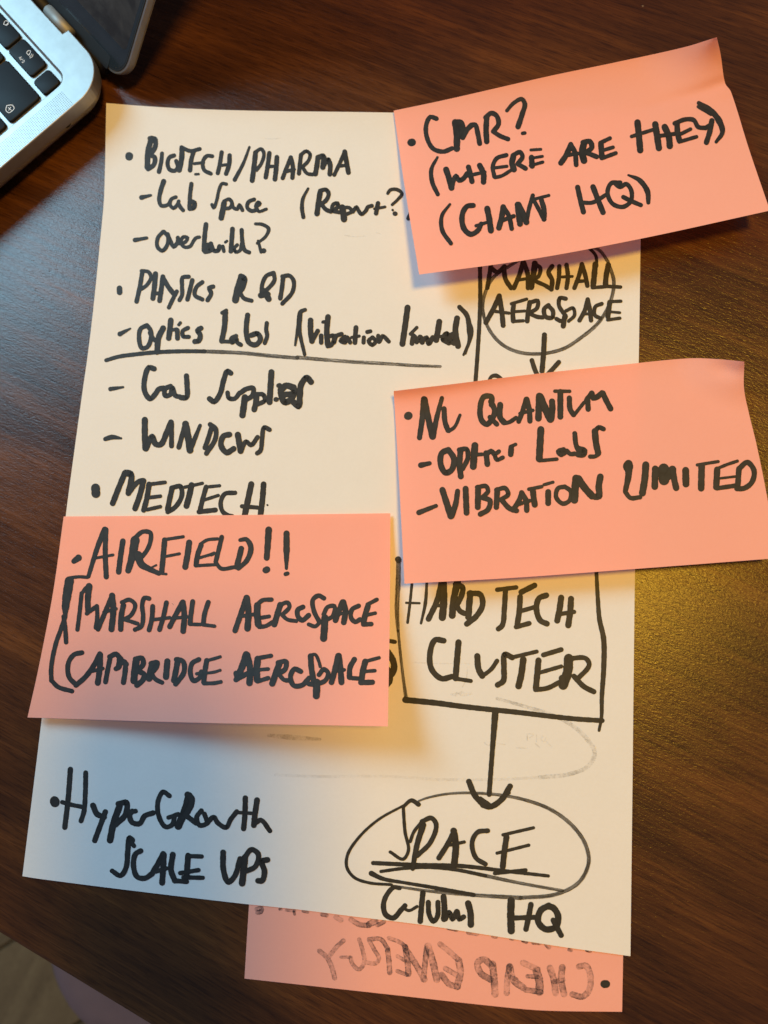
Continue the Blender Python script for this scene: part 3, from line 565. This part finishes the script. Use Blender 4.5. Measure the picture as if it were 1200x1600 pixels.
def inset(pts, d):
    n = len(pts); out = []
    for i in range(n):
        a, b, c = Vector(pts[i-1]), Vector(pts[i]), Vector(pts[(i+1) % n])
        e1_, e2_ = (b - a), (c - b)
        if e1_.length < 1e-9: e1_ = e2_
        if e2_.length < 1e-9: e2_ = e1_
        n1 = Vector((-e1_.y, e1_.x)).normalized(); n2 = Vector((-e2_.y, e2_.x)).normalized()
        m_ = (n1 + n2); m_ = m_ / max(.3, m_.length_squared) * 2 if m_.length > 1e-6 else n1
        out.append(tuple(b + m_ * d))
    return out
def loft(rings, cap0=True, cap1=True):
    V = [v for r_ in rings for v in r_]; n = len(rings[0]); F = []
    for k in range(len(rings) - 1):
        for i in range(n):
            j = (i + 1) % n; F.append((k*n+i, k*n+j, (k+1)*n+j, (k+1)*n+i))
    if cap0: F.append(tuple(reversed(range(n))))
    if cap1: F.append(tuple(range((len(rings)-1)*n, len(rings)*n)))
    return V, F
# stool built for an unclear rounded fabric shape below the desk edge
cc = at(212, 1482, -.27)
stool = empty('stool', (cc.x, cc.y, -.72))
tag(stool, 'rounded lilac grey fabric shape below the desk edge at bottom left, built as a stool', 'stool')
base = rrect(.40, .38, .075, 10, -.075, -.075)
rings = [[(x, y, z) for x, y in inset(base, d)] for d, z in ((.012, .40), (.003, .405), (0, .418), (.002, .432), (.010, .443), (.024, .449), (.05, .451), (.07, .4515))]
V, F = loft(rings)
fab = simple('lilac_grey_fabric', (.13, .095, .11), .9, bumpscale=900, bumpstr=.4, bumpdist=.0006)
mesh_obj('seat', V, F, fab, stool, smooth=True)
V, F = loft([[(x, y, z) for x, y in inset(base, .02)] for z in (.375, .399)])
legm = simple('grey_painted_steel', (.12, .12, .12), .4)
mesh_obj('seat_frame', V, F, legm, stool)
for lx, ly in ((.0, .0), (.25, .0), (.25, .23), (.0, .23)):
    V, F = loft([[(lx + .013 * math.cos(a * R(30)), ly + .013 * math.sin(a * R(30)), z) for a in range(12)] for z in (0, .374)])
    mesh_obj('leg', V, F, legm, stool)
# ------------------------------------------------------------------ laptop (local millimetres: x to the left along the hinge, y to the front)
O = Vector((-.10311, .15311, 0)); UX = Vector((-.7091, .7051, 0)); UY = Vector((-.7051, -.7091, 0))
lap = empty('laptop', O, math.atan2(UX.y, UX.x))
tag(lap, 'open silver laptop at the upper left with black keys and switched off screen', 'laptop')
def sc(vs): return [(x * .001, y * .001, z * .001) for x, y, z in vs]
alu = simple('silver_aluminium', (.325, .31, .29), .42, .85, bumpscale=3500, bumpstr=.12, bumpdist=.00003)
keym = simple('black_key_plastic', (.007, .008, .010), .5, 0, .14, bumpscale=4000, bumpstr=.15, bumpdist=.00003)
blk = simple('black_rubber_and_gap_shade', (.006, .006, .006), .6)
dark = simple('dark_opening', (.004, .004, .004), .8)
ZT = 14.5
def outline():
    P = [(28.0, 1.6), (27.6, -1.1)]
    def arc(cx, cy, r, a0, a1, n=14):
        for k in range(n + 1):
            a = R(a0 + (a1 - a0) * k / n); P.append((cx + r * math.cos(a), cy + r * math.sin(a)))
    # back right corner is at the origin: x grows to the left, y to the front
    arc(15.5, 14.6, 15.6, -92, -180)
    arc(15.5, 197, 15.6, 180, 90); arc(284.5, 197, 15.6, 90, 0); arc(284.5, 14.6, 15.6, 0, -88)
    P += [(272.4, -1.1), (272, 1.6)]
    return P
OUT = outline()[::-1]
if sum(OUT[i-1][0]*OUT[i][1]-OUT[i][0]*OUT[i-1][1] for i in range(len(OUT))) < 0: OUT = OUT[::-1]
WELL = rrect(278.6, 112, 5, 6, 10.7, 12.2)
bm = bmesh.new()
def loop(pts, z):
    vs = [bm.verts.new((x*.001, y*.001, z*.001)) for x, y in pts]
    return vs, [bm.edges.new((vs[i], vs[(i+1) % len(vs)])) for i in range(len(vs))]
def bridge(a, b):
    n = len(a)
    for i in range(n): bm.faces.new((a[i], a[(i+1) % n], b[(i+1) % n], b[i]))
top, te = loop(inset(OUT, .35), ZT); we, wed = loop(WELL, ZT)
bmesh.ops.triangle_fill(bm, use_beauty=True, edges=te + wed)
wi, _ = loop(inset(WELL, .9), ZT - .75); bridge(we, wi); bm.faces.new(wi)
prev = top
for d, z in ((.08, ZT - .10), (0, ZT - .35), (0, 9.2), (.5, 7.4), (1.8, 5.4), (4.2, 4.0), (9, 3.4)):
    cur, _ = loop(inset(OUT, d), z); bridge(prev, cur); prev = cur
bm.faces.new(prev)
body = bm_obj('base', bm, alu, lap)
KZ = ZT + .30
def key_mesh(w_, h_):
    b = rrect(w_, h_, 1.7, 5)
    rings = [[(x, y, z) for x, y in inset(b, d)] for d, z in ((0, ZT - .7), (0, KZ - .35), (.12, KZ - .12), (.45, KZ))]
    V, F = loft(rings, False, True)
    me = bpy.data.meshes.new('key'); me.from_pydata(sc(V), [], F); me.materials.append(keym)
    me.polygons.foreach_set('use_smooth', [True] * len(me.polygons)); me.update(); return me
KM = {}
def key(x, y, w_, h_):
    k_ = (w_, h_)
    if k_ not in KM: KM[k_] = key_mesh(w_, h_)
    o = bpy.data.objects.new('key', KM[k_]); COL.objects.link(o); o.parent = lap
    o.location = (x * .001, y * .001, 0); return o
key(11.6, 15.0, 8.3, 8.4)
fx = 21.9
f12 = None
for i in range(14):
    k_ = key(fx, 14.2, 16.3 if i < 13 else 20, 8.4)
    if i == 0: f12 = k_
    if i == 1: f11 = k_
    fx += 17.35
dele = key(12.3, 24.8, 23.2, 15.8)
x = 36.7
for i in range(13): key(x, 24.8, 16.2, 15.8); x += 17.35
x = 12.3; key(x, 42.0, 16.2, 15.8); x += 17.35
for i in range(13): key(x, 42.0, 16.2, 15.8); x += 17.35
key(12.3, 59.2, 27, 15.8); x = 12.3 + 28.2
for i in range(12): key(x, 59.2, 16.2, 15.8); x += 17.35
key(12.3, 76.4, 36, 15.8); x = 12.3 + 37.2
for i in range(10): key(x, 76.4, 16.2, 15.8); x += 17.35
key(x, 76.4, 34, 15.8)
x = 12.3
for wk in (16.2, 16.2, 16.2, 16.2, 19.6, 86, 19.6, 16.2, 16.2, 16.2): key(x, 93.6, wk, 15.8); x += wk + 1.15
k0 = (0, 0, 9.2308); kz = (KZ + .03) * .001
def legend(parent, block, text, name='key_legend'):
    CNT['leg'] = 0
    o = write('leg', name, block, text, 'legend', plane=kz, parent=None)
    o.parent = lap; o.matrix_parent_inverse = (Matrix.Translation(lap.location) @ lap.rotation_euler.to_matrix().to_4x4()).inverted()
    mw = o.matrix_parent_inverse.copy()
    # make it a sub-part: express the points in the key's own frame
    o.data.transform(Matrix.Translation(-Vector(parent.location)) @ mw)
    o.parent = parent; o.matrix_parent_inverse = Matrix.Identity(4)
legend(f12, k0, '5|274,832 312,820;5|278,832 290,856;5|293,827 303,846;5|296,864 332,852;5|318,893 320,906 352,886 330,876 342,868 356,872')
legend(f12, k0, '7|382,765 400,735 432,728 440,745 420,780 405,790 395,775 382,765;6|415,800 425,785;6|425,822 448,800 452,778;6|428,838 465,818 476,785')
legend(f11, k0, '7|52,350 70,305 100,300 122,318 105,345 80,358 52,350;6|85,368 108,358 118,345')
legend(dele, (0, 90, 6.667), '6|70,500 128,495 148,528 122,558 92,575 62,550 70,500;5|85,520 118,548;5|112,516 90,550')
# speaker perforation
V, F = [], []
for i in range(10):
    for j in range(212):
        cx, cy = .75 + i * .80, 17.4 + j * .80
        b = len(V)
        for k in range(6): V.append((cx + .19 * math.cos(k * R(60)), cy + .19 * math.sin(k * R(60)), ZT + .012))
        F.append(tuple(range(b, b + 6)))
tag(mesh_obj('speaker_holes', sc(V), F, dark, lap), kind='stuff')
# headphone socket in the side wall
def ringmesh(name, r0, r1, y, z, x, mat, d=.12):
    V, F = [], []
    for rr, xx in ((r0, x), (r1, x - d if r1 > 0 else x)):
        for k in range(24):
            a = k / 24 * 2 * math.pi; V.append((xx, y + rr * math.cos(a), z + rr * math.sin(a)))
    for k in range(24): F.append((k, (k+1) % 24, 24 + (k+1) % 24, 24 + k))
    if r1 < .01 + r0: F.append(tuple(range(24)))
    return mesh_obj(name, sc(V), F, mat, lap)
ringmesh('headphone_socket', 1.75, 1.6, 24.0, 9.9, -.05, dark, .03)
# hinge barrel and the dark slot behind it
V, F = loft([[(xx, -.9 + 2.35 * math.cos(a * R(20)), 11.6 + 2.35 * math.sin(a * R(20))) for a in range(18)] for xx in (28.6, 43.5)])
hm = simple('grey_hinge_metal', (.30, .30, .28), .6, .6)
mesh_obj('hinge', sc(V), F, hm, lap, smooth=True)
V, F = loft([[(xx, -.9 + 2.2 * math.cos(a * R(20)), 11.2 + 2.2 * math.sin(a * R(20))) for a in range(18)] for xx in (43.6, 256)])
mesh_obj('hinge_cover', sc(V), F, blk, lap, smooth=True)
V, F = loft([[(xx, -.9 + 2.35 * math.cos(a * R(20)), 11.6 + 2.35 * math.sin(a * R(20))) for a in range(18)] for xx in (256.1, 271)])
mesh_obj('hinge', sc(V), F, hm, lap, smooth=True)
V, F = loft([[(xx, -3.6 + 3.1 * math.cos(a * R(20)), 5.0 + 3.6 * math.sin(a * R(20))) for a in range(18)] for xx in (13, 287)])
mesh_obj('light_block_bar', sc(V), F, blk, lap, smooth=True)  # added bar, blocks window light passing under the lid
for fx_, fy_ in ((18, 18), (282, 18), (282, 194), (18, 194)):
    V, F = loft([[(fx_ + 7 * math.cos(a * R(18)), fy_ + 7 * math.sin(a * R(18)), z) for a in range(20)] for z in (0.05, 3.5)])
    mesh_obj('rubber_foot', sc(V), F, blk, lap)
# trackpad
V, F = loft([[(x, y, z) for x, y in inset(rrect(125, 76, 5, 6, 87.5, 130), d)] for d, z in ((0, ZT + .004), (.3, ZT + .05))])
mesh_obj('trackpad', sc(V), F, alu, lap)
# lid
LA = R(41)
lid = empty('lid', (-.0013, -.0042, .0092)); lid.parent = lap
LM = Matrix(((1, 0, 0), (0, -math.cos(LA), math.sin(LA)), (0, math.sin(LA), math.cos(LA)))).transposed()
# columns: X, D (up the screen), N (towards the user) with X x D = -N, so mirror x by building counter-clockwise rings the other way
def lidp(x, d, n): return (x, -d * math.cos(LA) + n * math.sin(LA), d * math.sin(LA) + n * math.cos(LA))
def lidmesh(name, rings, mat, smooth=False, cap0=True, cap1=True):
    V, F = loft([[lidp(*p) for p in r_] for r_ in rings], cap0, cap1)
    F = [tuple(reversed(f)) for f in F]
    bm = bmesh.new(); vs = [bm.verts.new((x*.001, y*.001, z*.001)) for x, y, z in V]
    for f in F: bm.faces.new([vs[i] for i in f])
    o = bm_obj(name, bm, mat, lid, smooth)
    return o
LR = rrect(302.5, 208, 9.5, 10, 0, -1.5)
lidmesh('lid_shell', [[(x, y, z) for x, y in inset(LR, d)] for d, z in ((4, -4.6), (1.2, -4.3), (.25, -3.4), (0, -2.4), (0, -.2), (.25, 0), (.9, .02))], alu)
lidmesh('screen_gasket', [[(x, y, z) for x, y in inset(LR, d)] for d, z in ((.95, .025), (.98, .30), (1.5, .34))], blk)
lidmesh('hinge_gap_shade', [[(x, y, z) for x, y in rrect(283, 5.2, .8, 3, 9.8, -1.8)] for z in (-4.8, .5)], blk)  # black strip painting in the shadowed gap between screen and base
def glass(name, c1, c2, rough, streak):
    m, nt, b, out = newmat(name)
    v = coords(nt, (9, 60, 60), (0, .3, .7)); s = noise(nt, v, 1, 4, .6, 1.5)
    v2 = coords(nt); s2 = noise(nt, v2, 35, 4, .65, 2)
    c = ramp(nt, math_(nt, 'ADD', math_(nt, 'MULTIPLY', s, .5), math_(nt, 'MULTIPLY', s2, .5)), [(.40, c1), (.60, c2)])
    nt.links.new(c, b.inputs['Base Color']); b.inputs['Specular IOR Level'].default_value = .5
    nt.links.new(math_(nt, 'MULTIPLY_ADD', s2, streak, rough), b.inputs['Roughness']); return m
lidmesh('screen_bezel', [[(x, y, z) for x, y in rrect(299.3, 205.2, 8, 8, 1.6, .3)], ] + [[(x, y, z) for x, y in inset(rrect(299.3, 205.2, 8, 8, 1.6, .3), .1)] for z in (.42,)] if False else
    [[(x, y, .345) for x, y in rrect(299.3, 205.2, 8, 8, 1.6, .1)], [(x, y, .42) for x, y in inset(rrect(299.3, 205.2, 8, 8, 1.6, .1), .08)]],
    glass('dark_bezel_glass', (.012, .020, .027), (.017, .026, .034), .10, .10))
lidmesh('screen', [[(x, y, .425) for x, y in rrect(296.4, 192, 2, 4, 3.1, 9.8)], [(x, y, .44) for x, y in inset(rrect(296.4, 192, 2, 4, 3.1, 9.8), .05)]],
    glass('switched_off_screen', (.012, .012, .011), (.038, .036, .032), .16, .35))
# ------------------------------------------------------------------ the phone that takes the picture, held above the desk
ph = empty('smartphone', (CAM_LOC.x, CAM_LOC.y, CAM_LOC.z), 0)
ph.rotation_euler = (CAM_ROT.x, CAM_ROT.y, CAM_ROT.z)
tag(ph, 'dark smartphone held level above the desk with its lens facing down', 'smartphone')
pb = simple('graphite_phone_glass', (.02, .02, .022), .3)
PR = rrect(78, 160, 11, 8, -61, -142)
V, F = loft([[(x, y, z) for x, y in inset(PR, d)] for d, z in ((1.2, 5.0), (0, 6.0), (0, 12.4), (1.2, 13.4))])
mesh_obj('phone_body', sc(V), F, pb, ph)
V, F = loft([[(x, y, z) for x, y in inset(PR, d)] for d, z in ((2.6, 13.45), (2.7, 13.6))])
mesh_obj('phone_screen', sc(V), F, simple('black_display_glass', (.01, .01, .01), .1), ph)
for lx, ly in ((0, 0), (0, -19), (-18, -9.5)):
    V, F = loft([[(lx + 7 * math.cos(a * R(18)), ly + 7 * math.sin(a * R(18)), z) for a in range(20)] for z in (3.4, 4.95)])
    mesh_obj('lens', sc(V), F, simple('lens_ring', (.05, .05, .055), .25, .5), ph)
